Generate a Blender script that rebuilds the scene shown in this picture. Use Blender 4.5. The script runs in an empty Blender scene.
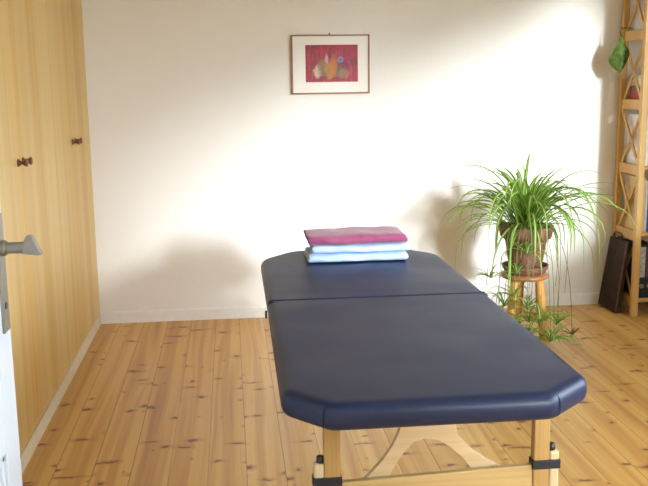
import bpy, bmesh, math, random
from math import sin, cos, pi, radians
from mathutils import Vector, Matrix
random.seed(7)
SC = bpy.context.scene
COL = SC.collection

# ------------------------------------------------------------------ materials
class N:
    """small node-tree builder"""
    def __init__(s, name):
        s.m = bpy.data.materials.new(name); s.m.use_nodes = True
        s.t = s.m.node_tree; s.n = s.t.nodes; s.l = s.t.links
        s.b = s.n['Principled BSDF']
    def node(s, typ, **kw):
        n = s.n.new(typ)
        for k, v in kw.items(): setattr(n, k, v)
        return n
    def put(s, sock, v):
        if isinstance(v, bpy.types.NodeSocket): s.l.new(v, sock)
        elif isinstance(v, (tuple, list)) and len(v) == 3 and sock.type == 'RGBA': sock.default_value = (*v, 1)
        else: sock.default_value = v
    def math(s, op, a, b=None, c=None):
        n = s.node('ShaderNodeMath', operation=op)
        s.put(n.inputs[0], a)
        if b is not None: s.put(n.inputs[1], b)
        if c is not None: s.put(n.inputs[2], c)
        return n.outputs[0]
    def mix(s, f, a, b, mode='MIX'):
        n = s.node('ShaderNodeMix', data_type='RGBA', blend_type=mode)
        s.put(n.inputs[0], f); s.put(n.inputs[6], a); s.put(n.inputs[7], b)
        return n.outputs[2]
    def noise(s, vec, scale=5, detail=3, rough=.5, dist=0):
        n = s.node('ShaderNodeTexNoise')
        if vec is not None: s.l.new(vec, n.inputs['Vector'])
        n.inputs['Scale'].default_value = scale; n.inputs['Detail'].default_value = detail
        n.inputs['Roughness'].default_value = rough; n.inputs['Distortion'].default_value = dist
        return n.outputs['Fac']
    def coord(s): return s.node('ShaderNodeTexCoord').outputs['Object']
    def xyz(s, v):
        n = s.node('ShaderNodeSeparateXYZ'); s.l.new(v, n.inputs[0]); return n.outputs
    def comb(s, x, y, z):
        n = s.node('ShaderNodeCombineXYZ')
        for i, v in enumerate((x, y, z)): s.put(n.inputs[i], v)
        return n.outputs[0]
    def rng(s, v, a, b, c=0, d=1, smooth=True):
        n = s.node('ShaderNodeMapRange', interpolation_type='SMOOTHSTEP' if smooth else 'LINEAR')
        s.put(n.inputs[0], v)
        for i, q in enumerate((a, b, c, d)): n.inputs[i+1].default_value = q
        return n.outputs[0]
    def bump(s, h, strength=.2, dist=.01):
        n = s.node('ShaderNodeBump'); s.l.new(h, n.inputs['Height'])
        n.inputs['Strength'].default_value = strength; n.inputs['Distance'].default_value = dist
        s.l.new(n.outputs[0], s.b.inputs['Normal'])
    def set(s, **kw):
        for k, v in kw.items(): s.put(s.b.inputs[k], v)
        return s.m

def plain(name, col, rough=.5, spec=.5, metal=0, vary=.06, scale=30, bump=0, **kw):
    s = N(name); v = s.coord(); f = s.noise(v, scale, 3)
    c = s.mix(s.rng(f, .3, .7), tuple(x*(1-vary) for x in col), tuple(min(1, x*(1+vary)) for x in col))
    s.put(s.b.inputs['Base Color'], c)
    s.set(Roughness=rough, Metallic=metal, **{'Specular IOR Level': spec}, **kw)
    if bump: s.bump(f, bump, .003)
    return s.m

def wood(name, light, dark, rough=.4, axis=2, sc=(9, 9, .5), fine=110, spec=.4, amt=1.0):
    """straight grained wood, grain along the given axis"""
    s = N(name); x, y, z = s.xyz(s.coord())
    ax = [x, y, z]; k = [sc[0], sc[0], sc[0]]; k[axis] = sc[2]
    v = s.comb(*[s.math('MULTIPLY', ax[i], k[i]) for i in range(3)])
    f1 = s.noise(v, 1.0, 4, .6, .4)
    k2 = [fine, fine, fine]; k2[axis] = 2.5
    v2 = s.comb(*[s.math('MULTIPLY', ax[i], k2[i]) for i in range(3)])
    f2 = s.noise(v2, 1.0, 2, .5)
    c = s.mix(s.rng(f1, .3, .7, 0, amt), light, dark)
    c = s.mix(s.rng(f2, .35, .75, 0, .35*amt), c, tuple(q*.72 for q in dark))
    s.put(s.b.inputs['Base Color'], c)
    s.bump(f2, .08, .001)
    return s.set(Roughness=rough, **{'Specular IOR Level': spec})

def mat_floor():
    s = N('pine_boards'); x, y, z = s.xyz(s.coord())
    w = .1405
    u = s.math('DIVIDE', s.math('SUBTRACT', x, .022), w)
    idx = s.math('FLOOR', u); fr = s.math('SUBTRACT', u, idx)
    wn = s.node('ShaderNodeTexWhiteNoise', noise_dimensions='1D'); s.l.new(idx, wn.inputs['W'])
    rnd = wn.outputs['Value']
    off = s.math('MULTIPLY', rnd, 37.0)
    # grain
    wob = s.noise(s.comb(s.math('MULTIPLY', x, 3), s.math('ADD', s.math('MULTIPLY', y, .45), off), 0), 1, 2)
    gx = s.math('ADD', s.math('MULTIPLY', x, 26), s.math('MULTIPLY', wob, 3.5))
    heart = s.math('MULTIPLY', s.rng(s.math('ABSOLUTE', s.math('SUBTRACT', fr, s.math('MULTIPLY_ADD', rnd, .4, .3))), .12, .42, .08, -.07), 1.0)
    g = s.noise(s.comb(gx, s.math('ADD', s.math('MULTIPLY', y, .45), off), off), 1, 3, .55)
    g = s.math('ADD', g, heart)
    fine = s.noise(s.comb(s.math('MULTIPLY', x, 240), s.math('MULTIPLY', y, 5), off), 1, 2)
    LIGHT, MID, DARK = (.68, .42, .130), (.57, .315, .080), (.43, .205, .050)
    c = s.mix(s.rng(g, .38, .62), LIGHT, MID)
    c = s.mix(s.rng(g, .58, .80, 0, .8), c, DARK)
    tint = s.mix(rnd, (.86, .80, .74), (1.0, 1.0, 1.0))
    c = s.mix(1.0, c, tint, 'MULTIPLY')
    c = s.mix(s.rng(fine, .45, .8, 0, .22), c, (.42, .20, .06))
    # knots: cells of a Voronoi, flattened across the board, most of them in whorl rows
    def knots(cx, cy, hw, hh, seed, keep, amount):
        nonlocal c
        px = s.math('ADD', s.math('DIVIDE', x, cx), seed); py = s.math('ADD', s.math('DIVIDE', y, cy), s.math('MULTIPLY', off, 3.1+seed))
        wy = s.math('MULTIPLY', s.math('SUBTRACT', s.noise(s.comb(s.math('MULTIPLY', x, 22), s.math('MULTIPLY', y, 22), off), 1, 2), .5), .05/cy)
        vec = s.comb(px, s.math('ADD', py, wy), 0)
        vo = s.node('ShaderNodeTexVoronoi', voronoi_dimensions='2D'); vo.inputs['Scale'].default_value = 1
        vo.inputs['Randomness'].default_value = .85
        s.l.new(vec, vo.inputs['Vector'])
        sub = s.node('ShaderNodeVectorMath', operation='SUBTRACT'); s.l.new(vec, sub.inputs[0]); s.l.new(vo.outputs['Position'], sub.inputs[1])
        dx, dy, _ = s.xyz(sub.outputs[0])
        r, gg, bb = s.xyz(vo.outputs['Color'])
        a = s.math('DIVIDE', s.math('MULTIPLY', dx, cx), s.math('MULTIPLY_ADD', gg, hw, hw*.35))
        b = s.math('DIVIDE', s.math('MULTIPLY', dy, cy), s.math('MULTIPLY_ADD', bb, hh*.7, hh*.6))
        d = s.math('SQRT', s.math('ADD', s.math('MULTIPLY', a, a), s.math('MULTIPLY', b, b)))
        on = s.math('LESS_THAN', r, keep)
        halo = s.math('MULTIPLY', s.rng(d, 1.0, 2.6, .55, 0), on)
        core = s.math('MULTIPLY', s.rng(d, .55, 1.15, amount, 0), on)
        c = s.mix(halo, c, (.40, .17, .05))
        c = s.mix(core, c, (.13, .045, .014))
    knots(.095, .33, .024, .011, 0.3, .7, .95)
    knots(.14, .62, .046, .010, 5.7, .5, .9)
    knots(.09, .36, .008, .007, 9.1, .5, .7)
    # joints between the boards
    e = s.math('MINIMUM', fr, s.math('SUBTRACT', 1.0, fr))
    gap = s.math('MULTIPLY', s.rng(e, .006, .020, .8, 0), s.rng(s.noise(s.comb(idx, s.math('MULTIPLY', y, .15), 3.0), 1, 1), .35, .65, .35, 1))
    c = s.mix(gap, c, (.16, .07, .025))
    s.put(s.b.inputs['Base Color'], c)
    s.bump(s.math('SUBTRACT', s.math('MULTIPLY', fine, .15), gap), .35, .003)
    return s.set(Roughness=.38, **{'Specular IOR Level': .45})

def mat_wall():
    s = N('wall_plaster'); v = s.coord()
    f = s.noise(v, 90, 3, .6); g = s.noise(v, 2.2, 2)
    s.put(s.b.inputs['Base Color'], s.mix(g, (.80, .785, .755), (.82, .805, .775)))
    s.bump(f, .55, .004)
    return s.set(Roughness=.85, **{'Specular IOR Level': .2})

def mat_veneer():
    s = N('cabinet_veneer'); x, y, z = s.xyz(s.coord())
    wob = s.noise(s.comb(s.math('MULTIPLY', y, 2), 0.0, s.math('MULTIPLY', z, .6)), 1, 2)
    v = s.comb(s.math('ADD', s.math('MULTIPLY', y, 11), s.math('MULTIPLY', wob, 2.2)), 0.0, s.math('MULTIPLY', z, .22))
    f = s.noise(v, 1, 4, .62)
    fi = s.noise(s.comb(s.math('MULTIPLY', y, 150), 0.0, s.math('MULTIPLY', z, 3)), 1, 2)
    st = s.noise(s.comb(s.math('MULTIPLY', y, 3.2), 3.0, s.math('MULTIPLY', z, .06)), 1, 2)
    c = s.mix(s.rng(f, .32, .68), (.63, .41, .125), (.50, .29, .070))
    c = s.mix(s.rng(st, .4, .62, 0, .55), c, (.68, .52, .23))
    c = s.mix(s.rng(fi, .45, .8, 0, .25), c, (.46, .25, .08))
    s.put(s.b.inputs['Base Color'], c)
    return s.set(Roughness=.42, **{'Specular IOR Level': .35})

def mat_leather():
    s = N('navy_vinyl'); v = s.coord()
    f = s.noise(v, 260, 3, .6); g = s.noise(v, 4, 2)
    s.put(s.b.inputs['Base Color'], s.mix(g, (.006, .0135, .047), (.008, .017, .058)))
    s.bump(f, .12, .0008)
    return s.set(Roughness=s.rng(g, .3, .7, .40, .47), **{'Specular IOR Level': .42})

def mat_cloth(name, a, b, scale=14):
    s = N(name); v = s.coord(); f = s.noise(v, scale, 4, .6); w = s.noise(v, 420, 2)
    s.put(s.b.inputs['Base Color'], s.mix(s.rng(f, .3, .7), a, b))
    s.bump(s.math('ADD', f, s.math('MULTIPLY', w, .25)), .5, .006)
    return s.set(Roughness=.9, **{'Specular IOR Level': .15, 'Sheen Weight': .25})

def mat_leaf():
    s = N('striped_leaf'); uv = s.node('ShaderNodeUVMap'); u, v, _ = s.xyz(uv.outputs[0])
    d = s.math('ABSOLUTE', s.math('SUBTRACT', u, .5))
    c = s.mix(s.rng(d, .08, .22), (.56, .70, .25), (.09, .225, .022))
    c = s.mix(s.rng(v, .75, 1.0, 0, .5), c, (.30, .33, .08))
    g = s.noise(s.coord(), 9, 2)
    c = s.mix(s.rng(g, .35, .65, 0, .4), c, (.22, .42, .06))
    s.put(s.b.inputs['Base Color'], c)
    s.set(Roughness=.42, **{'Specular IOR Level': .5})
    tr = s.node('ShaderNodeBsdfTranslucent'); s.l.new(s.mix(.5, c, (.45, .65, .08)), tr.inputs[0])
    mx = s.node('ShaderNodeMixShader'); mx.inputs[0].default_value = .35
    out = s.n['Material Output']
    s.l.new(s.b.outputs[0], mx.inputs[1]); s.l.new(tr.outputs[0], mx.inputs[2]); s.l.new(mx.outputs[0], out.inputs[0])
    return s.m

def mat_terracotta():
    s = N('weathered_terracotta'); v = s.coord()
    f = s.noise(v, 14, 4, .65); g = s.noise(v, 70, 3)
    c = s.mix(s.rng(f, .35, .68), (.21, .08, .045), (.11, .05, .035))
    c = s.mix(s.rng(g, .55, .75, 0, .35), c, (.42, .25, .18))
    s.put(s.b.inputs['Base Color'], c); s.bump(g, .3, .003)
    return s.set(Roughness=.75)

def mat_art():
    """abstract print: brushed reds with a row of ochre upright blotches and one blue dot"""
    s = N('abstract_print'); x, y, z = s.xyz(s.coord())
    v = s.comb(s.math('MULTIPLY', x, 1), 0.0, s.math('MULTIPLY', z, 1))
    n1 = s.noise(v, 16, 5, .7, .6)
    n2 = s.noise(s.comb(s.math('MULTIPLY', x, 70), 0.0, s.math('MULTIPLY', z, 12)), 1, 3)
    c = s.mix(s.rng(n1, .35, .65), (.42, .022, .05), (.20, .03, .055))
    c = s.mix(s.rng(n2, .5, .75, 0, .6), c, (.52, .12, .13))
    def blob(cx, cz, rx, rz, col, k=.9):
        nonlocal c
        a = s.math('DIVIDE', s.math('SUBTRACT', x, cx), rx); b = s.math('DIVIDE', s.math('SUBTRACT', z, cz), rz)
        d = s.math('SQRT', s.math('ADD', s.math('MULTIPLY', a, a), s.math('MULTIPLY', b, b)))
        d = s.math('ADD', d, s.math('MULTIPLY', s.math('SUBTRACT', n1, .5), 2.2))
        c = s.mix(s.rng(d, .6, 1.3, k*.9, 0), c, col)
    X, Z = .0085, .172
    blob(X-.082, Z-.050, .026, .038, (.60, .55, .40), .8)
    blob(X-.052, Z-.030, .030, .052, (.22, .17, .07))
    blob(X-.018, Z-.038, .028, .050, (.40, .21, .05))
    blob(X+.012, Z-.018, .026, .058, (.50, .19, .03))
    blob(X+.045, Z-.040, .022, .045, (.12, .11, .10))
    blob(X+.066, Z-.055, .030, .030, (.28, .20, .10), .7)
    blob(X-.030, Z+.030, .010, .026, (.62, .42, .40), .7)
    blob(X+.050, Z+.020, .019, .019, (.30, .30, .52))
    blob(X+.050, Z+.020, .010, .010, (.04, .06, .30))
    blob(X+.098, Z+.004, .009, .009, (.16, .08, .26), .7)
    s.put(s.b.inputs['Base Color'], c)
    return s.set(Roughness=.5)

M = dict(
    wall=mat_wall(), floor=mat_floor(), veneer=mat_veneer(), vinyl=mat_leather(), leaf=mat_leaf(),
    pot=mat_terracotta(), art=mat_art(),
    ceil=plain('ceiling_paint', (.80, .78, .74), .9, .2),
    white=plain('white_gloss_paint', (.80, .83, .86), .35, .5, vary=.02, scale=3),
    base=plain('baseboard_paint', (.82, .81, .79), .5, .4, vary=.02),
    plinth=plain('pale_plinth', (.66, .58, .42), .5, .4),
    knobw=wood('dark_turned_wood', (.22, .08, .04), (.12, .045, .02), .4),
    metal=plain('brushed_nickel', (.30, .28, .235), .42, .5, .8, .05, 60),
    tablew=wood('beech_leg', (.50, .32, .12), (.40, .23, .075), .4, 2),
    tablex=wood('birch_board', (.54, .37, .155), (.45, .29, .10), .42, 0),
    palew=wood('pale_extension_wood', (.66, .54, .35), (.60, .46, .27), .4, 2),
    ply=wood('arch_plywood', (.66, .51, .31), (.58, .42, .23), .4, 0),
    black=plain('black_webbing', (.016, .016, .02), .6, .4, scale=200, bump=.3),
    blackp=plain('black_plastic', (.015, .015, .017), .4, .5),
    stitch=plain('seam_thread', (.012, .018, .045), .6),
    cloth_b=mat_cloth('pale_blue_cotton', (.38, .52, .80), (.46, .60, .85)),
    cloth_c=mat_cloth('light_blue_cotton', (.40, .56, .84), (.50, .66, .88)),
    cloth_m=mat_cloth('plum_cotton', (.25, .05, .125), (.33, .08, .165)),
    frame=wood('frame_wood', (.40, .20, .09), (.30, .14, .06), .4, 0),
    framel=wood('frame_side_wood', (.60, .42, .24), (.5, .32, .16), .4, 2),
    mat=plain('mat_board', (.84, .83, .80), .8, .2, vary=.01),
    shelfw=wood('pine_shelf', (.68, .43, .15), (.56, .32, .095), .42, 2),
    shelfx=wood('pine_shelf_board', (.68, .43, .15), (.56, .32, .095), .42, 0),
    stool=wood('honey_pine', (.70, .38, .10), (.55, .26, .06), .38, 2),
    soil=plain('soil', (.035, .022, .014), .95, .1, vary=.5, scale=80, bump=.8),
    case=plain('dark_brown_leather', (.035, .017, .009), .6, .12, vary=.35, scale=18, bump=.3),
    casel=plain('worn_brown_leather', (.10, .05, .028), .45, .5, vary=.2),
    stolon=plain('plant_runner', (.17, .20, .06), .6),
    dry=plain('dried_leaf', (.13, .07, .03), .7, vary=.3),
    leafcraft=plain('green_felt_leaf', (.10, .16, .04), .85, .1, vary=.35, scale=40),
    stalk=plain('dark_stalk', (.05, .06, .02), .7),
    paper=plain('page_edges', (.78, .74, .64), .9, .1, scale=120),
)
def colm(name, c, r=.5): return plain(name, c, r, .4, vary=.1, scale=25)

# ------------------------------------------------------------------ helpers
def base_loc(p):
    v = Vector((0, 0, 0))
    while p is not None:
        v += p.location; p = p.parent
    return v
def obj(name, bm, mat, parent=None, smooth=False, bevel=0, segs=2):
    me = bpy.data.meshes.new(name)
    bmesh.ops.recalc_face_normals(bm, faces=bm.faces) if len(bm.faces) else None
    bm.to_mesh(me); bm.free()
    for m in (mat if isinstance(mat, (list, tuple)) else [mat]): me.materials.append(m)
    o = bpy.data.objects.new(name, me); COL.objects.link(o)
    if parent is not None:
        me.transform(Matrix.Translation(-base_loc(parent))); o.parent = parent
    if smooth:
        for p in me.polygons: p.use_smooth = True
    if bevel:
        b = o.modifiers.new('bevel', 'BEVEL'); b.width = bevel; b.segments = segs; b.limit_method = 'ANGLE'; b.angle_limit = radians(40)
    return o
def thing(name, label, cat, loc, group=None):
    o = bpy.data.objects.new(name, None); COL.objects.link(o); o.location = loc
    o.empty_display_size = .1
    return tag(o, label, cat, group)
def tag(o, label, cat, group=None):
    o['label'] = label; o['category'] = cat
    if group: o['group'] = group
    return o
def struct(o): o['kind'] = 'structure'; return o
def BM(): return bmesh.new()
def box(bm, x0, x1, y0, y1, z0, z1, mi=0, mtx=None):
    vs = [bm.verts.new((x, y, z)) for z in (z0, z1) for y in (y0, y1) for x in (x0, x1)]
    fs = [(0, 2, 3, 1), (4, 5, 7, 6), (0, 1, 5, 4), (2, 6, 7, 3), (0, 4, 6, 2), (1, 3, 7, 5)]
    for f in fs: bm.faces.new([vs[i] for i in f]).material_index = mi
    if mtx is not None:
        for v in vs: v.co = mtx @ v.co
    return vs
def bx(*a): bm = BM(); box(bm, *a); return bm
def bar(bm, p, q, w, d, side=(0, 1, 0)):
    """rectangular bar from p to q, w across, d along side"""
    p, q = Vector(p), Vector(q); ax = (q-p).normalized(); s = Vector(side); s = (s-ax*s.dot(ax)).normalized(); t = ax.cross(s)
    vs = []
    for c in (p, q):
        for a, b in ((-1, -1), (1, -1), (1, 1), (-1, 1)): vs.append(bm.verts.new(c+t*(a*w/2)+s*(b*d/2)))
    for f in ((3, 2, 1, 0), (4, 5, 6, 7), (0, 1, 5, 4), (1, 2, 6, 5), (2, 3, 7, 6), (3, 0, 4, 7)): bm.faces.new([vs[i] for i in f])
def tube(bm, pts, r, n=8, cap=True):
    pts = [Vector(p) for p in pts]; rs = r if isinstance(r, (list, tuple)) else [r]*len(pts)
    rings = []; up = Vector((0, 0, 1))
    for i, p in enumerate(pts):
        d = (pts[min(i+1, len(pts)-1)]-pts[max(i-1, 0)]).normalized()
        a = d.cross(up if abs(d.z) < .95 else Vector((1, 0, 0))).normalized(); b = d.cross(a)
        rings.append([bm.verts.new(p+(a*cos(2*pi*k/n)+b*sin(2*pi*k/n))*rs[i]) for k in range(n)])
    for r0, r1 in zip(rings, rings[1:]):
        for k in range(n): bm.faces.new((r0[k], r0[(k+1) % n], r1[(k+1) % n], r1[k]))
    if cap: bm.faces.new(rings[0][::-1]); bm.faces.new(rings[-1])
def lathe(bm, c, prof, n=40, axis=(0, 0, 1), close=True):
    c = Vector(c); ax = Vector(axis).normalized()
    u = ax.cross(Vector((0, 1, 0)) if abs(ax.y) < .9 else Vector((1, 0, 0))).normalized(); w = ax.cross(u)
    rings = [[bm.verts.new(c+ax*z+(u*cos(2*pi*k/n)+w*sin(2*pi*k/n))*max(r, 1e-4)) for k in range(n)] for r, z in prof]
    for r0, r1 in zip(rings, rings[1:]):
        for k in range(n): bm.faces.new((r0[k], r0[(k+1) % n], r1[(k+1) % n], r1[k]))
    if close: bm.faces.new(rings[0][::-1]); bm.faces.new(rings[-1])
def prism(bm, poly, thick, axis='y', at=0):
    """2D outline (a,b) extruded; axis y: a=x,b=z"""
    def P(a, b, t): return {'y': (a, at+t, b), 'z': (a, b, at+t), 'x': (at+t, a, b)}[axis]
    A = [bm.verts.new(P(a, b, 0)) for a, b in poly]; B = [bm.verts.new(P(a, b, thick)) for a, b in poly]
    bm.faces.new(A); bm.faces.new(B[::-1])
    for i in range(len(poly)):
        j = (i+1) % len(poly); bm.faces.new((A[i], A[j], B[j], B[i]))

# ------------------------------------------------------------------ room
YW = 5.288; XC = -.798; XR = 2.95; YB = -5.2; H = 2.80
bm = BM(); box(bm, -1.5, XR+.15, YB-.15, YW+.15, -.06, 0); struct(obj('floor', bm, M['floor']))
bm = BM(); box(bm, -1.5, XR+.15, YB-.15, YW+.15, H, H+.08); struct(obj('ceiling', bm, M['ceil']))
bm = BM(); box(bm, -1.5, XR+.15, YW, YW+.15, 0, H); struct(obj('wall_back', bm, M['wall']))
bm = BM(); box(bm, -1.56, -1.42, 1.85, YW, 0, H); box(bm, -1.5, -.60, 1.85, 1.95, 0, H); box(bm, -.72, -.60, YB, 1.85, 0, H)
struct(obj('wall_left', bm, M['wall']))
bm = BM(); box(bm, -1.5, XR+.15, YB-.15, YB, 0, H); struct(obj('wall_front', bm, M['wall']))
# right wall with two unseen window openings, rear one cut high for the sun
WINS = [(-4.9, -.80, 1.60, 2.70), (-.55, 2.98, .90, 2.46)]
bm = BM(); prev = YB
for a, b, c, d in WINS:
    box(bm, XR, XR+.15, prev, a, 0, H); box(bm, XR, XR+.15, a, b, 0, c); box(bm, XR, XR+.15, a, b, d, H); prev = b
box(bm, XR, XR+.15, prev, YW, 0, H)
struct(obj('wall_right', bm, M['wall']))
for i, (a, b, c, d) in enumerate(WINS):
    bm = BM(); t = .05; x0, x1 = XR+.08, XR+.13
    box(bm, x0, x1, a, b, c, c+t); box(bm, x0, x1, a, b, d-t, d)
    for y in (a, (a+b)/2-t/2, b-t): box(bm, x0, x1, y, y+t, c+t, d-t)
    box(bm, XR-.10, XR+.08, a, b, c-.025, c)
    struct(obj('window_%d' % (i+1), bm, M['white']))
# baseboards
bm = BM(); prism(bm, [(YW, 0), (YW-.016, 0), (YW-.016, .062), (YW-.010, .070), (YW, .072)], XR-XC-.002, 'x', XC+.001)
struct(obj('baseboard_back', bm, M['base']))
bm = BM(); box(bm, XR-.016, XR, YB, YW-.02, 0, .07); struct(obj('baseboard_right', bm, M['base']))

# open white panel door on the left, latch edge facing the room
def make_door():
    X0, X1, Y0, Y1 = -.542, -.502, 1.17, 2.012
    bm = BM(); st = .112
    # stiles, rails, recessed panels
    box(bm, X0, X1, Y1-st, Y1, .008, 2.0); box(bm, X0, X1, Y0, Y0+st, .008, 2.0)
    for z0, z1 in ((.008, .16), (.62, .78), (1.86, 2.0)): box(bm, X0, X1, Y0+st, Y1-st, z0, z1)
    for z0, z1 in ((.16, .62), (.78, 1.86)):
        box(bm, X0+.014, X1-.014, Y0+st, Y1-st, z0, z1)
        m = .02
        for (a0, a1, c0, c1) in ((Y0+st, Y1-st, z0, z0+m), (Y0+st, Y1-st, z1-m, z1), (Y0+st, Y0+st+m, z0, z1), (Y1-st-m, Y1-st, z0, z1)):
            box(bm, X0+.006, X1-.006, a0, a1, c0, c1)
        box(bm, X0+.007, X1-.007, Y0+st+.07, Y1-st-.07, z0+.07, z1-.07)
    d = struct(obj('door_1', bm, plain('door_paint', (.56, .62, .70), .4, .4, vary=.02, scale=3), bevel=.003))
    bm = BM(); box(bm, X1-.001, X1+.006, Y1-.070, Y1-.020, .872, 1.13)
    obj('handle_plate', bm, M['metal'], d, bevel=.002)
    bm = BM(); tube(bm, [(X1, 1.965, 1.057), (X1+.062, 1.965, 1.057)], .0125, 16)
    lathe(bm, (X1, 1.965, 1.057), [(.017, 0), (.017, .014), (.014, .018)], 24, (1, 0, 0))
    # flared lever grip, running back along the door from the stem
    prof = [(-.444, 1.050), (-.439, 1.080), (-.434, 1.089), (-.424, 1.091), (-.417, 1.078), (-.408, 1.056), (-.402, 1.047), (-.412, 1.045)]
    cx, cz = -.444, 1.062
    secs = [(1.984, .35), (1.972, .62), (1.960, .82), (1.94, .95), (1.925, .97)]
    rings = [[bm.verts.new((cx+(x-cx)*k, y, cz+(z-cz)*k)) for x, z in prof] for y, k in secs]
    for r0, r1 in zip(rings, rings[1:]):
        for k in range(len(prof)): bm.faces.new((r0[k], r0[(k+1) % len(prof)], r1[(k+1) % len(prof)], r1[k]))
    bm.faces.new(rings[0]); bm.faces.new(rings[-1][::-1])
    obj('door_handle', bm, M['metal'], d, bevel=.0006, segs=1)
    bm = BM(); tube(bm, [(X1+.006, 1.965, .93), (X1+.0075, 1.965, .93)], .008, 16); obj('keyhole', bm, M['blackp'], d)
    return d
make_door()

# ------------------------------------------------------------------ built-in wardrobes on the left
def wardrobe(y0, y1, ys, label):
    t = thing('wardrobe', label, 'wardrobe', (XC-.3, (y0+y1)/2, 0), 'pale wood wardrobes along the left wall')
    top = 2.52
    bm = BM()
    box(bm, XC-.58, XC-.022, y0, y0+.018, .066, top); box(bm, XC-.58, XC-.022, y1-.018, y1, .066, top)
    box(bm, XC-.58, XC-.022, y0+.018, y1-.018, .066, .086); box(bm, XC-.58, XC-.022, y0+.018, y1-.018, top-.02, top)
    box(bm, XC-.58, XC-.572, y0+.018, y1-.018, .075, top-.02)
    obj('body', bm, M['veneer'], t)
    bm = BM(); box(bm, XC-.05, XC+.004, y0, y1, 0, .066); obj('plinth', bm, M['plinth'], t, bevel=.002)
    for (a, b, ky) in ((y0+.001, ys-.001, ys-.040), (ys+.001, y1-.001, ys+.040)):
        bm = BM(); box(bm, XC-.021, XC, a, b, .069, top)
        d = obj('door', bm, M['veneer'], t, bevel=.0015, segs=1)
        bm = BM()
        lathe(bm, (XC, ky, 1.112), [(.015, 0), (.0145, .003), (.007, .012), (.0065, .016), (.010, .022), (.0155, .030), (.0155, .034), (.010, .037)], 20, (1, 0, 0))
        obj('knob', bm, M['knobw'], d, smooth=True)
wardrobe(4.24, YW-.001, 4.745, 'pale wood wardrobe standing in the corner against the back wall')
wardrobe(3.08, 4.238, 3.535, 'pale wood wardrobe nearer the white door, left of the corner wardrobe')

# ------------------------------------------------------------------ massage table
T = thing('massage_table', 'folding massage table with navy padded top and pale wooden legs', 'massage table', (.465, 2.78, 0))
ZT_, ZB_ = .705, .639
def fillet(poly, radii, n=7):
    out = []
    L = len(poly)
    for i in range(L):
        p = Vector(poly[i]); a = Vector(poly[i-1]); b = Vector(poly[(i+1) % L]); r = radii[i]
        da, db = (a-p), (b-p); la, lb = da.length, db.length; da.normalize(); db.normalize()
        ang = da.angle(db); d = min(r/math.tan(ang/2), la*.48, lb*.48); s, e = p+da*d, p+db*d
        for k in range(n+1):
            t = k/n; out.append(((s*(1-t)**2+p*2*t*(1-t)+e*t*t).to_tuple()))
    return out
def pad(name_y, poly, radii, foldy):
    o2 = fillet(poly, radii)
    P0 = [Vector(p) for p in o2]; P = []
    for i, p in enumerate(P0):
        q = P0[(i+1) % len(P0)]; m = max(1, int((q-p).length/.03))
        if (q-p).length > 1e-5: P += [p.lerp(q, k/m) for k in range(m)]
    n = len(P)
    nor = []
    for i in range(n):
        e = (P[(i+1) % n]-P[i-1]); nn = Vector((e.y, -e.x)).normalized(); nor.append(nn)
    cen = sum(P, Vector((0, 0)))/n
    if nor[0].dot(P[0]-cen) < 0: nor = [-q for q in nor]
    zc = (ZT_+ZB_)/2; hz = (ZT_-ZB_)/2
    bm = BM(); rings = []
    K = 16
    def ring(ins, z):
        r = []
        for p, q in zip(P, nor):
            k = .30 if abs(p.y-foldy) < .012 else 1.0
            v = p-q*ins*k; r.append(bm.verts.new((v.x, v.y, z)))
        return r
    R = .034
    for k in range(K+1):
        a = -pi/2+pi*k/K
        ins = R*(1-abs(cos(a))**.75); z = zc+hz*(1 if a > 0 else -1)*abs(sin(a))**.80
        rings.append(ring(ins, z))
    rings.append(ring(R+.012, ZT_))
    for r0, r1 in zip(rings, rings[1:]):
        for k in range(n): bm.faces.new((r0[k], r0[(k+1) % n], r1[(k+1) % n], r1[k]))
    bm.faces.new(rings[-1]); bm.faces.new(rings[0][::-1])
    o = obj('pad', bm, M['vinyl'], T, smooth=True)
    for q in o.data.polygons:
        if len(q.vertices) > 8: q.use_smooth = False
    return o, P, nor
xl, xr = .100, .832; YF = 2.828; YN = 1.852; YE = 3.705
near = [(xl+.003, YF-.001), (xl-.003, YN+.112), (xl+.095, YN), (xr-.125, YN), (xr-.003, YN+.112), (xr, YF-.001)]
far = [(xl+.003, YF+.001), (xr, YF+.001), (xr-.002, YE-.17), (xr-.14, YE), (xl+.14, YE), (xl+.005, YE-.17)]
pn, Pn, Nn = pad('n', near, [.02, .06, .05, .05, .06, .02], YF-.001)
pf, Pf, Nf = pad('f', far, [.02, .02, .14, .12, .12, .14], YF+.001)
# vertical seams in the vinyl at the clipped foot corners
for (x, y, dx, dy) in ((xl+.082, YN+.012, -.55, -.84), (xr-.112, YN+.010, .55, -.84)):
    bm = BM(); q = Vector((dx, dy)).normalized()
    pts = []
    for k in range(9):
        a = -1.1+2.3*k/8; ins = .034*(1-abs(cos(a))**.75); z = (ZT_+ZB_)/2+.03*(1 if a > 0 else -1)*abs(sin(a))**.8
        pts.append((x-q.x*(ins-.002), y-q.y*(ins-.002)+.002, z))
    tube(bm, pts, .0014, 6); obj('seam', bm, M['stitch'], pn, smooth=True)
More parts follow.
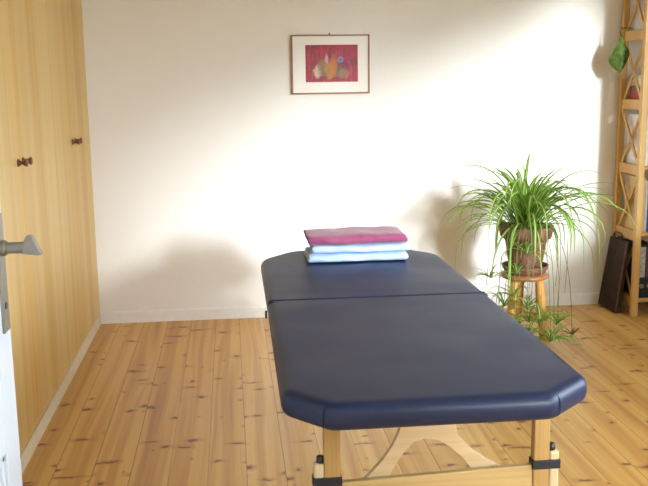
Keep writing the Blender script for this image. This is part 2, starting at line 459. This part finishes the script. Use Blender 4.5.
# wooden frames beneath
for (a, b) in ((2.03, YF-.006), (YF+.006, 3.56)):
    bm = BM(); x0, x1, z0, z1 = .17, .77, .608, ZB_-.0005
    box(bm, x0, x1, a, a+.02, z0, z1); box(bm, x0, x1, b-.02, b, z0, z1)
    box(bm, x0, x0+.02, a+.02, b-.02, z0, z1); box(bm, x1-.02, x1, a+.02, b-.02, z0, z1)
    obj('frame', bm, M['tablex'], T, bevel=.002)
for x in (xl-.002, xr+.002):
    bm = BM(); box(bm, x-.001, x+.003, YF-.018, YF+.018, .652, .668); tube(bm, [(x, YF, .648), (x, YF, .672)], .004, 10)
    obj('hinge', bm, M['blackp'], T)
def legset(yc, s, xa, xb):
    for sx, xin in ((-1, xa), (1, xb)):
        bm = BM(); box(bm, xin-.0205, xin+.0205, yc-.014, yc+.014, .30, .60)
        lg = obj('leg', bm, M['tablew'], T, bevel=.004)
        xo = xin+sx*.033; dz = .004 if sx > 0 else -.009
        bm = BM(); vs = box(bm, xo-.0125, xo+.0125, yc-.014, yc+.014, .0, .487)
        obj('leg_extension', bm, M['palew'], lg, bevel=.006, segs=3)
        bm = BM(); lathe(bm, (xo+(.004 if sx < 0 else -.004), yc, .484), [(.009, 0), (.010, .004), (.009, .018), (.005, .021)], 16)
        obj('bolt_cap', bm, M['blackp'], lg, smooth=True)
        a, b = sorted((xin-sx*.0235, xo+sx*.0155))
        bm = BM(); box(bm, a, b, yc-.0175, yc+.0175, .437+dz, .461+dz)
        obj('strap', bm, M['black'], lg, bevel=.003)
        bm = BM(); box(bm, xo-.016, xo+.016, yc-.017, yc+.017, 0, .025); obj('foot', bm, M['blackp'], lg, bevel=.003)
    bm = BM(); vv = box(bm, xa+.021, xb-.0205, yc-.010, yc+.008, .325, .446)
    if s > 0:
        for v in vv: v.co.z += -.012 if v.co.x < .4 else .006
    obj('crossbar', bm, M['tablex'], T, bevel=.003)
    # arched plywood brace
    L = [(.285, .41), (.315, .44), (.350, .478), (.374, .513), (.392, .552), (.398, .600)]
    Li = [(.352, .41), (.366, .432), (.384, .465), (.405, .497), (.428, .520), (.456, .528)]
    Ri = [(.595, .41), (.574, .440), (.548, .475), (.518, .503), (.490, .521), (.456, .528)]
    Ro = [(.69, .41), (.655, .440), (.610, .466), (.572, .494), (.540, .530), (.524, .600)]
    bm = BM(); ya = yc+(.012 if s > 0 else -.028); rr = []
    path = list(zip(L, Li))+[((.461, .60), (.456, .528))]+list(zip(Ro, Ri))[::-1]
    for o_, i_ in path: rr.append([bm.verts.new((o_[0], ya, o_[1])), bm.verts.new((i_[0], ya, i_[1])), bm.verts.new((i_[0], ya+.016, i_[1])), bm.verts.new((o_[0], ya+.016, o_[1]))])
    for r0, r1 in zip(rr, rr[1:]):
        for k in range(4): bm.faces.new((r0[k], r0[(k+1) % 4], r1[(k+1) % 4], r1[k]))
    bm.faces.new(rr[0][::-1]); bm.faces.new(rr[-1]); bmesh.ops.remove_doubles(bm, verts=bm.verts, dist=1e-5)
    obj('arch_brace', bm, M['ply'], T, bevel=.002)
legset(2.055, 1, .222, .746); legset(3.62, -1, .31, .690)

# ------------------------------------------------------------------ folded cloths on the table
def folded(x0, x1, y0, y1, z0, z1, layers, mat, label, seed, skew=0., split=None, group='folded cloths stacked on the massage table', nm='towel'):
    """one cloth folded to and fro: a serpentine section swept along x"""
    rnd = random.Random(seed); h = (z1-z0)/layers; th = h*.80
    # closed outline of the section in (y,z): front folds rounded
    cl = []                         # centre line
    for i in range(layers):
        z = z0+h*(i+.5); seq = [y1-th*.6, y0+(y1-y0)*.66, y0+(y1-y0)*.33, y0+th*.6]
        if i % 2: seq = seq[::-1]
        for y in seq: cl.append((y, z))
        if i < layers-1:
            yy = seq[-1]; sgn = -1 if yy < (y0+y1)/2 else 1
            cl.append((yy+sgn*h*.45, z+h*.25)); cl.append((yy+sgn*h*.5, z+h*.5)); cl.append((yy+sgn*h*.45, z+h*.75))
    n = len(cl); up, dn = [], []
    for i in range(n):
        a = Vector(cl[max(i-1, 0)]); b = Vector(cl[min(i+1, n-1)]); d = (b-a).normalized(); q = Vector((-d.y, d.x))
        c = Vector(cl[i]); up.append(c+q*th/2); dn.append(c-q*th/2)
    sec = up+dn[::-1]
    bm = BM(); rings = []; K = 26
    ph = [rnd.uniform(0, 6.28) for _ in range(6)]
    for k in range(K+1):
        t = k/K; x = x0+(x1-x0)*t; r = []
        e = min(t, 1-t)*2
        edge = .0 if e > .06 else (1-e/.06)
        for j, p in enumerate(sec):
            zz = (p.y-z0)/(z1-z0)
            y = p.x+.003*sin(9*t+ph[0]+zz*3)+.0018*sin(23*t+ph[1]+zz*5)
            z = p.y+zz*(.0030*sin(7*t+ph[2]+8*(p.x-y0)/(y1-y0))+.0014*sin(19*t+ph[3]))
            z = z0+(z-z0)*(1-.05*edge)
            xx = x+skew*zz+.003*sin(15*(p.x-y0)/(y1-y0)+ph[4]+zz*9)*(1 if t in (0, 1) else 0)
            if split: z += split*(t-.5)*zz*(1-zz)*0+split*zz*(t-.5)
            r.append(bm.verts.new((xx, y, max(z, z0+.0004))))
        rings.append(r)
    m = len(sec)
    for r0, r1 in zip(rings, rings[1:]):
        for j in range(m): bm.faces.new((r0[j], r0[(j+1) % m], r1[(j+1) % m], r1[j]))
    for r in (rings[0], rings[-1]):
        for i in range(n-1): bm.faces.new((r[i], r[i+1], r[m-2-i], r[m-1-i]))
    o = obj(nm, bm, mat, None, smooth=True, bevel=0)
    s = o.modifiers.new('s', 'SUBSURF'); s.levels = 1; s.render_levels = 2
    return tag(o, label, 'towel', group)
zt = ZT_+.0016
folded(.283, .672, 3.385, 3.605, zt, zt+.034, 2, M['cloth_b'], 'pale blue folded cloth at the bottom of the stack on the massage table', 1, .004)
folded(.303, .684, 3.390, 3.600, zt+.035, zt+.067, 2, M['cloth_c'], 'light blue folded cloth in the middle of the stack, under the plum one', 2, -.004)
folded(.290, .678, 3.385, 3.605, zt+.0685, zt+.110, 2, M['cloth_m'], 'plum red folded cloth on top of the stack of cloths', 3, -.012)

# ------------------------------------------------------------------ framed picture
PX0, PX1, PZ0, PZ1 = .365, .820, 1.325, 1.660
P = thing('framed_picture', 'red abstract print in a thin wooden frame on the back wall', 'picture', ((PX0+PX1)/2, YW, PZ0))
yf = YW-.022
bm = BM(); w = .007
box(bm, PX0, PX1, yf, YW-.004, PZ1-w, PZ1); box(bm, PX0, PX1, yf, YW-.004, PZ0, PZ0+w)
box(bm, PX1-w, PX1, yf, YW-.004, PZ0+w, PZ1-w); box(bm, PX0, PX0+w*1.2, yf, YW-.004, PZ0+w, PZ1-w)
obj('frame', bm, M['frame'], P, bevel=.001, segs=1)
bm = BM(); ax0, ax1, az0, az1 = .447, .752, 1.392, 1.603; ym = YW-.014
box(bm, PX0+w, ax0, ym, ym+.003, PZ0+w, PZ1-w); box(bm, ax1, PX1-w, ym, ym+.003, PZ0+w, PZ1-w)
box(bm, ax0, ax1, ym, ym+.003, PZ0+w, az0); box(bm, ax0, ax1, ym, ym+.003, az1, PZ1-w)
obj('mat_board', bm, M['mat'], P)
bm = BM(); box(bm, ax0-.003, ax1+.003, ym+.0035, ym+.006, az0-.003, az1+.003); obj('print', bm, M['art'], P)
bm = BM(); tube(bm, [(.588, YW, 1.664), (.588, YW-.014, 1.666)], .004, 8); obj('hanger', bm, M['blackp'], P)

# ------------------------------------------------------------------ stool, saucer, spider plant
SX, SY = 1.572, 4.65
S = thing('stool', 'small round honey pine stool carrying the potted spider plant', 'stool', (SX, SY, 0))
bm = BM(); lathe(bm, (SX, SY, .332), [(.114, 0), (.126, .004), (.130, .013), (.127, .022), (.120, .026)], 48); obj('seat', bm, wood('red_brown_seat', (.42, .17, .06), (.30, .11, .04), .4, 0), S, smooth=True)
feet = []
for a in (-148, -40, 90):
    a = radians(a); top = Vector((SX+cos(a)*.082, SY+sin(a)*.082, .333)); ft = Vector((SX+cos(a)*.118, SY+sin(a)*.118, 0))
    bm = BM(); n = 10
    pts = [top.lerp(ft, i/n) for i in range(n+1)]
    tube(bm, pts, [.022, .024, .026, .0265, .0265, .026, .0255, .025, .024, .023, .022], 20)
    obj('leg', bm, M['stool'], S, smooth=True); feet.append((top, ft))
for i in range(3):
    p = feet[i][0].lerp(feet[i][1], .62); q = feet[(i+1) % 3][0].lerp(feet[(i+1) % 3][1], .62)
    bm = BM(); tube(bm, [p, q], .009, 12); obj('stretcher', bm, M['stool'], S, smooth=True)
bm = BM(); zs = .3585
lathe(bm, (SX, SY, zs), [(.095, 0), (.108, .006), (.122, .034), (.126, .046), (.119, .047), (.113, .034), (.100, .012), (.02, .010)], 48)
tag(obj('plant_saucer', bm, M['pot'], None, smooth=True), 'terracotta saucer on the stool seat under the plant pot', 'saucer')
PT = thing('spider_plant', 'spider plant with arching striped leaves and hanging plantlets in a terracotta pot', 'potted plant', (SX, SY, zs+.011))
bm = BM(); z0 = zs+.0115
lathe(bm, (SX, SY, z0), [(.072, 0), (.084, .003), (.094, .06), (.112, .175), (.113, .182), (.133, .184), (.140, .205), (.146, .243), (.144, .250), (.136, .250), (.130, .240), (.124, .215)], 56)
obj('pot', bm, M['pot'], PT, smooth=True)
bm = BM(); lathe(bm, (SX, SY, z0+.20), [(.08, .0), (.1225, .003), (.115, .022), (.05, .032), (.01, .034)], 32); obj('soil', bm, M['soil'], PT, smooth=True)
ZC = z0+.235
def blade(bm, uvl, org, az, el, L, w, droop, seg=11, twist=0., curl=0., floor=True):
    """arching strap leaf"""
    p = Vector(org); rows = []; e = el
    side0 = Vector((-sin(az), cos(az), 0))
    for i in range(seg+1):
        t = i/seg
        a = az+curl*t
        d = Vector((cos(a)*cos(e), sin(a)*cos(e), sin(e)))
        side = Vector((-sin(a), cos(a), 0)); nrm = side.cross(d)*-1
        tw = twist*t; sd = side*cos(tw)+nrm*sin(tw); nn = nrm*cos(tw)-side*sin(tw)
        ww = w*(.55+.45*min(1, t*4))*(1-max(0, (t-.45)/.55)**1.6)+.0006
        fold = ww*.35
        q = p.copy()
        if floor and q.z < .006: q.z = .006+.002*t
        rows.append((q-sd*ww/2+nn*fold*.5, q-nn*fold*.25, q+sd*ww/2+nn*fold*.5, t))
        p = p+d*(L/seg)
        e = e-droop*(L/seg)*(.45+1.25*t)
        e = max(e, -1.50)
    prev = None
    for a, b, c, t in rows:
        cur = [bm.verts.new(a), bm.verts.new(b), bm.verts.new(c)]
        if prev:
            for k in range(2):
                f = bm.faces.new((prev[0][k], prev[0][k+1], cur[k+1], cur[k]))
                uu = [(k*.5, prev[1]), ((k+1)*.5, prev[1]), ((k+1)*.5, t), (k*.5, t)]
                for lp, q in zip(f.loops, uu): lp[uvl].uv = q
        prev = (cur, t)
rnd = random.Random(21)
bm = BM(); uvl = bm.loops.layers.uv.new('UVMap')
for i in range(98):
    az = rnd.uniform(0, 2*pi); ring = rnd.random()**.8
    el = radians(88-ring*46+rnd.uniform(-8, 8)); L = rnd.uniform(.46, .66) if ring > .3 else rnd.uniform(.42, .58)
    r = .02+.075*ring*rnd.random()
    ca = rnd.uniform(0, 2*pi)
    org = (SX+cos(az)*r+.03*cos(ca), SY+sin(az)*r+.03*sin(ca), ZC+rnd.uniform(-.01, .05))
    if cos(az) > .6: L *= .86
    elif cos(az) < -.7: L *= .95
    if sin(az) > .2: L *= .80                            # the wall side stays shorter
    blade(bm, uvl, org, az, el, L, rnd.uniform(.014, .024), rnd.uniform(2.6, 6.2), twist=rnd.uniform(-.7, .7), curl=rnd.uniform(-.35, .35))
for i in range(34):                                       # long low outer leaves hanging round the pot
    az = rnd.uniform(0, 2*pi); L = rnd.uniform(.32, .62)
    if sin(az) > .2: L *= .75
    org = (SX+cos(az)*.11, SY+sin(az)*.11, ZC+.012)
    blade(bm, uvl, org, az, radians(rnd.uniform(5, 45)), L, rnd.uniform(.010, .016), rnd.uniform(4, 8), twist=rnd.uniform(-1, 1), curl=rnd.uniform(-.5, .5))
obj('foliage', bm, M['leaf'], PT, smooth=True)
# runners with plantlets
tips = [((1.52, 4.47, .49), 9, .19, 1), ((1.46, 4.49, .26), 8, .13, 1), ((1.37, 4.45, .15), 9, .15, 1), ((1.585, 4.42, .13), 10, .14, 1), ((1.70, 4.49, .10), 10, .15, 1),
        ((1.36, 4.58, .35), 7, .12, 1), ((1.50, 4.38, .06), 10, .16, 1), ((1.47, 4.47, .39), 7, .12, 1), ((1.62, 4.36, .05), 10, .15, 1), ((1.53, 4.46, .20), 8, .12, 1),
        ((1.79, 4.50, .03), 6, .07, 0), ((1.44, 4.40, .10), 9, .15, 1), ((1.66, 4.42, .05), 8, .15, 1), ((1.55, 4.50, .12), 8, .13, 1), ((1.41, 4.50, .21), 8, .13, 1), ((1.34, 4.44, .10), 9, .15, 1), ((1.43, 4.36, .03), 9, .14, 1)]
for j, (tp, nl, L, g) in enumerate(tips):
    a = math.atan2(tp[1]-SY, tp[0]-SX)+rnd.uniform(-.15, .15)
    st = Vector((SX+cos(a)*.06, SY+sin(a)*.06, ZC+.03)); tpv = Vector(tp)
    far_ = Vector((SX+cos(a)*(.17+.06*rnd.random()), SY+sin(a)*(.17+.05*rnd.random()), ZC+.07))
    pts = []
    mid = Vector((far_.x*.4+tp[0]*.6+rnd.uniform(-.02, .02), far_.y*.5+tp[1]*.5-.01, (ZC+tp[2])/2+.03))
    for k in range(17):
        t = k/16; c = [st, far_, mid, tpv]
        pts.append(c[0]*(1-t)**3+c[1]*3*t*(1-t)**2+c[2]*3*t*t*(1-t)+c[3]*t**3)
    # keep clear of the pot and stool
    for p in pts:
        d = Vector((p.x-SX, p.y-SY)); 
        if d.length < .162 and p.z < ZC+.012: d = d.normalized()*.162; p.x, p.y = SX+d.x, SY+d.y
    bm = BM(); tube(bm, pts, .0016, 6); ro = obj('runner', bm, M['stolon'] if g else M['dry'], PT, smooth=True)
    bm = BM(); uvl = bm.loops.layers.uv.new('UVMap')
    for k in range(nl+3):
        blade(bm, uvl, tp, 2*pi*k/(nl+3)+rnd.uniform(-.3, .3), radians(rnd.uniform(20, 75)), L*rnd.uniform(.8, 1.35), rnd.uniform(.009, .014), rnd.uniform(9, 17), seg=8, twist=rnd.uniform(-.6, .6), curl=rnd.uniform(-.5, .5))
    obj('plantlet', bm, M['leaf'] if g else M['dry'], ro, smooth=True)
# dangling thin stems right of the pot
for (x, y, zz) in ((1.745, 4.60, .18), (1.715, 4.56, .30), (1.775, 4.58, .26), (1.335, 4.56, .32)):
    sg = 1 if x > SX else -1
    bm = BM(); tube(bm, [(SX+sg*.07, SY-.02, ZC+.01), (x-sg*.03, y, ZC+.045), (x, y, ZC-.03), (x+.008, y, (ZC+zz)/2), (x-.006, y-.01, zz)], .0016, 6)
    obj('runner', bm, M['stolon'], PT, smooth=True)

# ------------------------------------------------------------------ bookcase
BX0, BX1, BY0, BY1 = 2.330, 2.93, 4.945, 5.270
B = thing('bookcase', 'open pine bookcase with crossed slats on its side, at the right edge', 'bookcase', (2.63, 5.1, 0))
LV = [.098, .493, .880, 1.255, 1.650, 2.05]
top = 2.12
for x in (BX0, BX1-.036):
    for y in (BY0, BY1-.036):
        bm = BM(); box(bm, x, x+.036, y, y+.036, 0, top); obj('post', bm, M['shelfw'], B, bevel=.003)
    for i, z in enumerate(LV):
        bm = BM(); box(bm, x+.008, x+.030, BY0+.036, BY1-.036, z-.045, z+.012); obj('side_rail', bm, M['shelfx'], B, bevel=.002)
    for z, z2 in zip(LV, LV[1:]):
        for s in (0, 1):
            a, b = (BY0+.040, BY1-.042); a, b = (b, a) if s else (a, b)
            bm = BM(); xx = x+.013+.010*s
            bar(bm, (xx, a, z+.014), (xx, b, z2-.047), .020, .0095, (1, 0, 0)); obj('cross_slat', bm, M['shelfw'], B, bevel=.001)
for z in LV:
    bm = BM(); box(bm, BX0+.037, BX1-.037, BY0+.008, BY1-.004, z-.010, z+.010); obj('shelf', bm, M['shelfx'], B, bevel=.002)

def book(x, w, z, h, d, col, label, group, y0=4.965, cat='book'):
    t = thing('book', label, cat, (x+w/2, y0+d/2, z), group)
    m = colm('cover_%.3f_%.2f' % (x, z), col, .45)
    bm = BM(); box(bm, x, x+.0025, y0, y0+d, z, z+h); box(bm, x+w-.0025, x+w, y0, y0+d, z, z+h); box(bm, x+.0025, x+w-.0025, y0, y0+.003, z, z+h)
    obj('cover', bm, m, t)
    bm = BM(); box(bm, x+.0027, x+w-.0027, y0+.0035, y0+d-.004, z+.003, z+h-.003); obj('pages', bm, M['paper'], t)
def binder(x, w, z, top_c, label, group):
    y0, d, h = 4.962, .27, .318
    t = thing('binder', label, 'binder', (x+w/2, y0+d/2, z), group)
    bm = BM(); box(bm, x, x+.003, y0, y0+d, z, z+h); box(bm, x+w-.003, x+w, y0, y0+d, z, z+h); box(bm, x+.003, x+w-.003, y0, y0+.003, z, z+h)
    obj('cover', bm, M['blackp'], t)
    bm = BM(); box(bm, x+.002, x+w-.002, y0-.0015, y0, z+.125, z+h-.012); obj('spine_label', bm, top_c, t)
    bm = BM(); lathe(bm, (x+w/2, y0, z+.072), [(.014, 0), (.014, .003), (.009, .0035), (.009, .001)], 20, (0, -1, 0)); obj('finger_ring', bm, M['metal'], t)
    bm = BM(); box(bm, x+.006, x+w-.006, y0+.02, y0+d-.02, z+.01, z+h-.02); obj('papers', bm, M['paper'], t)
g1 = 'binders on the bottom shelf'
lab = plain('grey_label', (.40, .40, .38), .7, vary=.25, scale=60)
binder(2.372, .034, .1085, lab, 'black binder with grey spine label, first on the bottom shelf', g1)
binder(2.408, .050, .1085, colm('plum_label', (.10, .05, .09)), 'black binder with dark plum spine label on the bottom shelf', g1)
g2 = 'books on the second shelf'
book(2.369, .016, .5035, .315, .23, (.62, .45, .20), 'tan tall book standing first on the second shelf', g2)
book(2.3865, .014, .5035, .300, .22, (.55, .56, .56), 'grey thin book between the tan and blue books', g2)
book(2.402, .040, .5035, .290, .22, (.03, .07, .32), 'blue thick book on the second shelf at the picture edge', g2)
g3 = 'books on the third shelf'
book(2.369, .022, .8905, .290, .24, (.78, .77, .74), 'white tall booklet standing first on the third shelf', g3)
book(2.393, .045, .8905, .115, .20, (.06, .07, .22), 'short dark blue book on the third shelf', g3)
g4 = 'books on the fourth shelf'
def lying(x0, x1, y0, y1, z, h, col, label, g):
    t = thing('book', label, 'book', ((x0+x1)/2, (y0+y1)/2, z), g); m = colm('cover_l%.3f' % z, col)
    bm = BM(); box(bm, x0, x1, y0, y1, z, z+.003); box(bm, x0, x1, y0, y1, z+h-.003, z+h); box(bm, x0, x0+.003, y0, y1, z+.003, z+h-.003); obj('cover', bm, m, t)
    bm = BM(); box(bm, x0+.004, x1-.003, y0+.003, y1-.003, z+.0035, z+h-.0035); obj('pages', bm, M['paper'], t)
lying(2.369, 2.60, 4.97, 5.20, 1.2655, .045, (.40, .06, .05), 'red book lying flat, lowest on the fourth shelf', g4)
lying(2.371, 2.59, 4.98, 5.20, 1.311, .035, (.25, .14, .09), 'brown book lying flat on the red one', g4)
lying(2.374, 2.60, 4.985, 5.19, 1.3465, .06, (.66, .64, .60), 'white box file lying on top of the brown book', g4)  # a box file, built with the shape of a flat book
g5 = 'books on the fifth shelf'
book(2.369, .030, 1.6605, .25, .22, (.62, .62, .58), 'pale grey book standing on the fifth shelf', g5)

# ------------------------------------------------------------------ hanging leaf ornament
bm = BM()
out = [(0, 1.0), (.10, .90), (.22, .76), (.40, .62), (.62, .46), (.50, .34), (.44, .22), (.30, .12), (.12, .0), (-.02, -.06), (-.18, .06), (-.36, .16), (-.52, .30), (-.44, .44), (-.34, .58), (-.22, .74), (-.10, .90)]
cx, cz, sc = 2.252, 1.430, .205
mids = [bm.verts.new((cx+.004*i, 5.118-.012+.02*abs(i-3)/3, cz+sc*(1.0-i/6*1.06))) for i in range(7)]
ov = [bm.verts.new((cx+x*sc*.56+.010, 5.118+.045*abs(x)+.014*sin(7*z)-.006, cz+z*sc)) for x, z in out]
cen = bm.verts.new((cx+.008, 5.085, cz+.42*sc))
bm.verts.remove(mids[0]) if False else None
for v in mids: bm.verts.remove(v)
for i in range(len(ov)): bm.faces.new((cen, ov[i], ov[(i+1) % len(ov)]))
LF = obj('leaf_ornament', bm, M['leafcraft'])
LF.modifiers.new('sub', 'SUBSURF').render_levels = 1
so = LF.modifiers.new('sol', 'SOLIDIFY'); so.thickness = .003
tag(LF, 'green leaf hanging by its stem from the side of the bookcase', 'leaf')
bm = BM(); tube(bm, [(cx+.012, 5.115, cz+sc*.97), (cx+.006, 5.116, cz+sc*1.08), (cx+.010, 5.118, cz+sc*1.20), (cx+.078, 5.12, cz+sc*1.19)], .0026, 8)
obj('stem', bm, M['stalk'], LF, smooth=True)

# ------------------------------------------------------------------ dark case leaning on the bookcase
CS = thing('leather_case', 'dark brown upright case leaning between the wall and the bookcase', 'case', (2.28, 5.13, 0))
def case_pt(y, z, side):   # side 0 = left face, 1 = right face; leans to the right with height
    return (2.256+.040*z/.43+(.046-.020*z/.43)*side, y, z)
yb0, yb1, yt0, yt1, hc = 5.030, 5.275, 4.995, 5.225, .440
bm = BM(); rows = []
for k in range(13):
    t = k/12; z = hc*t+.002; a = yb0+(yt0-yb0)*t; b = yb1+(yt1-yb1)*t; bul = .004*sin(pi*t)
    l0 = case_pt(a, z, 0); r0 = case_pt(a, z, 1); l1 = case_pt(b, z, 0); r1 = case_pt(b, z, 1)
    rows.append([bm.verts.new(l0), bm.verts.new((l0[0]-bul, a*.5+b*.5, z)), bm.verts.new(l1), bm.verts.new(r1), bm.verts.new((r0[0]+bul, a*.5+b*.5, z)), bm.verts.new(r0)])
for r0, r1 in zip(rows, rows[1:]):
    for k in range(6): bm.faces.new((r0[k], r0[(k+1) % 6], r1[(k+1) % 6], r1[k]))
bm.faces.new(rows[0][::-1]); bm.faces.new(rows[-1])
obj('body', bm, M['case'], CS, bevel=.008, segs=3)
bm = BM(); p = case_pt(yt0, hc, .5)
tube(bm, [(p[0], 5.075, hc-.004), (p[0], 5.080, hc+.022), (p[0], 5.10, hc+.033), (p[0], 5.17, hc+.033), (p[0], 5.19, hc+.022), (p[0], 5.195, hc-.004)], .007, 10)
obj('handle', bm, M['casel'], CS, smooth=True)
for y0_, y1_ in ((yb0, yt0),):
    bm = BM(); q0 = case_pt(y0_-.0015, .006, .15); q1 = case_pt(y1_-.0015, hc-.004, .15)
    bar(bm, q0, q1, .012, .004, (0, 1, 0)); obj('edge_trim', bm, M['casel'], CS, bevel=.001)

# ------------------------------------------------------------------ light
W = bpy.data.worlds.new('sky'); SC.world = W; W.use_nodes = True
nt = W.node_tree; bg = nt.nodes['Background']
g = nt.nodes.new('ShaderNodeNewGeometry'); sp = nt.nodes.new('ShaderNodeSeparateXYZ'); nt.links.new(g.outputs['Incoming'], sp.inputs[0])
mr = nt.nodes.new('ShaderNodeMapRange'); mr.inputs[1].default_value = .02; mr.inputs[2].default_value = -.06   # incoming points back at the viewer
nt.links.new(sp.outputs[2], mr.inputs[0])
mx = nt.nodes.new('ShaderNodeMix'); mx.data_type = 'RGBA'; nt.links.new(mr.outputs[0], mx.inputs[0])
mx.inputs[6].default_value = (.16, .17, .12, 1); mx.inputs[7].default_value = (.80, .91, 1.0, 1)
nt.links.new(mx.outputs[2], bg.inputs[0]); bg.inputs[1].default_value = 13.5
sd = bpy.data.lights.new('sun', 'SUN'); sd.energy = 7.5; sd.angle = radians(8); sd.color = (.88, .95, 1.0)
sun = bpy.data.objects.new('sun', sd); COL.objects.link(sun); sun.location = (4, -4, 4)
sun.rotation_euler = Vector((-.335, 1, -.205)).to_track_quat('-Z', 'Y').to_euler()      # hazy low sun
for i, (a, b, zs_, zt_) in enumerate(WINS):
    d = bpy.data.lights.new('window_portal', 'AREA'); d.shape = 'RECTANGLE'; d.size = b-a; d.size_y = zt_-zs_; d.cycles.is_portal = True
    o = bpy.data.objects.new('window_portal', d); COL.objects.link(o)
    o.location = (XR+.14, (a+b)/2, (zs_+zt_)/2); o.rotation_euler = Vector((-1, 0, 0)).to_track_quat('-Z', 'Z').to_euler()

# ------------------------------------------------------------------ camera
cd = bpy.data.cameras.new('camera'); cam = bpy.data.objects.new('camera', cd); COL.objects.link(cam)
F_PX, PITCH, YAW, ROLL, HC = 900.0, .179, .102, -.014, 1.403
cd.sensor_width = 36; cd.lens = 36*F_PX/648; cd.clip_start = .02
fw = Vector((sin(YAW)*cos(PITCH), cos(YAW)*cos(PITCH), -sin(PITCH))); rt = Vector((cos(YAW), -sin(YAW), 0)); up = rt.cross(fw)
r2 = rt*cos(ROLL)+up*sin(ROLL); u2 = up*cos(ROLL)-rt*sin(ROLL)
mw = Matrix((( r2.x, u2.x, -fw.x, 0), (r2.y, u2.y, -fw.y, 0), (r2.z, u2.z, -fw.z, HC), (0, 0, 0, 1)))
cam.matrix_world = mw
SC.camera = cam
vs = SC.view_settings; SC.display_settings.display_device = 'sRGB'
vs.view_transform = 'Standard'; vs.look = 'None'; vs.exposure = 0.0; vs.gamma = 1; vs.use_curve_mapping = False
SC.cycles.use_denoising = True
SC.cycles.max_bounces = 12; SC.cycles.diffuse_bounces = 8
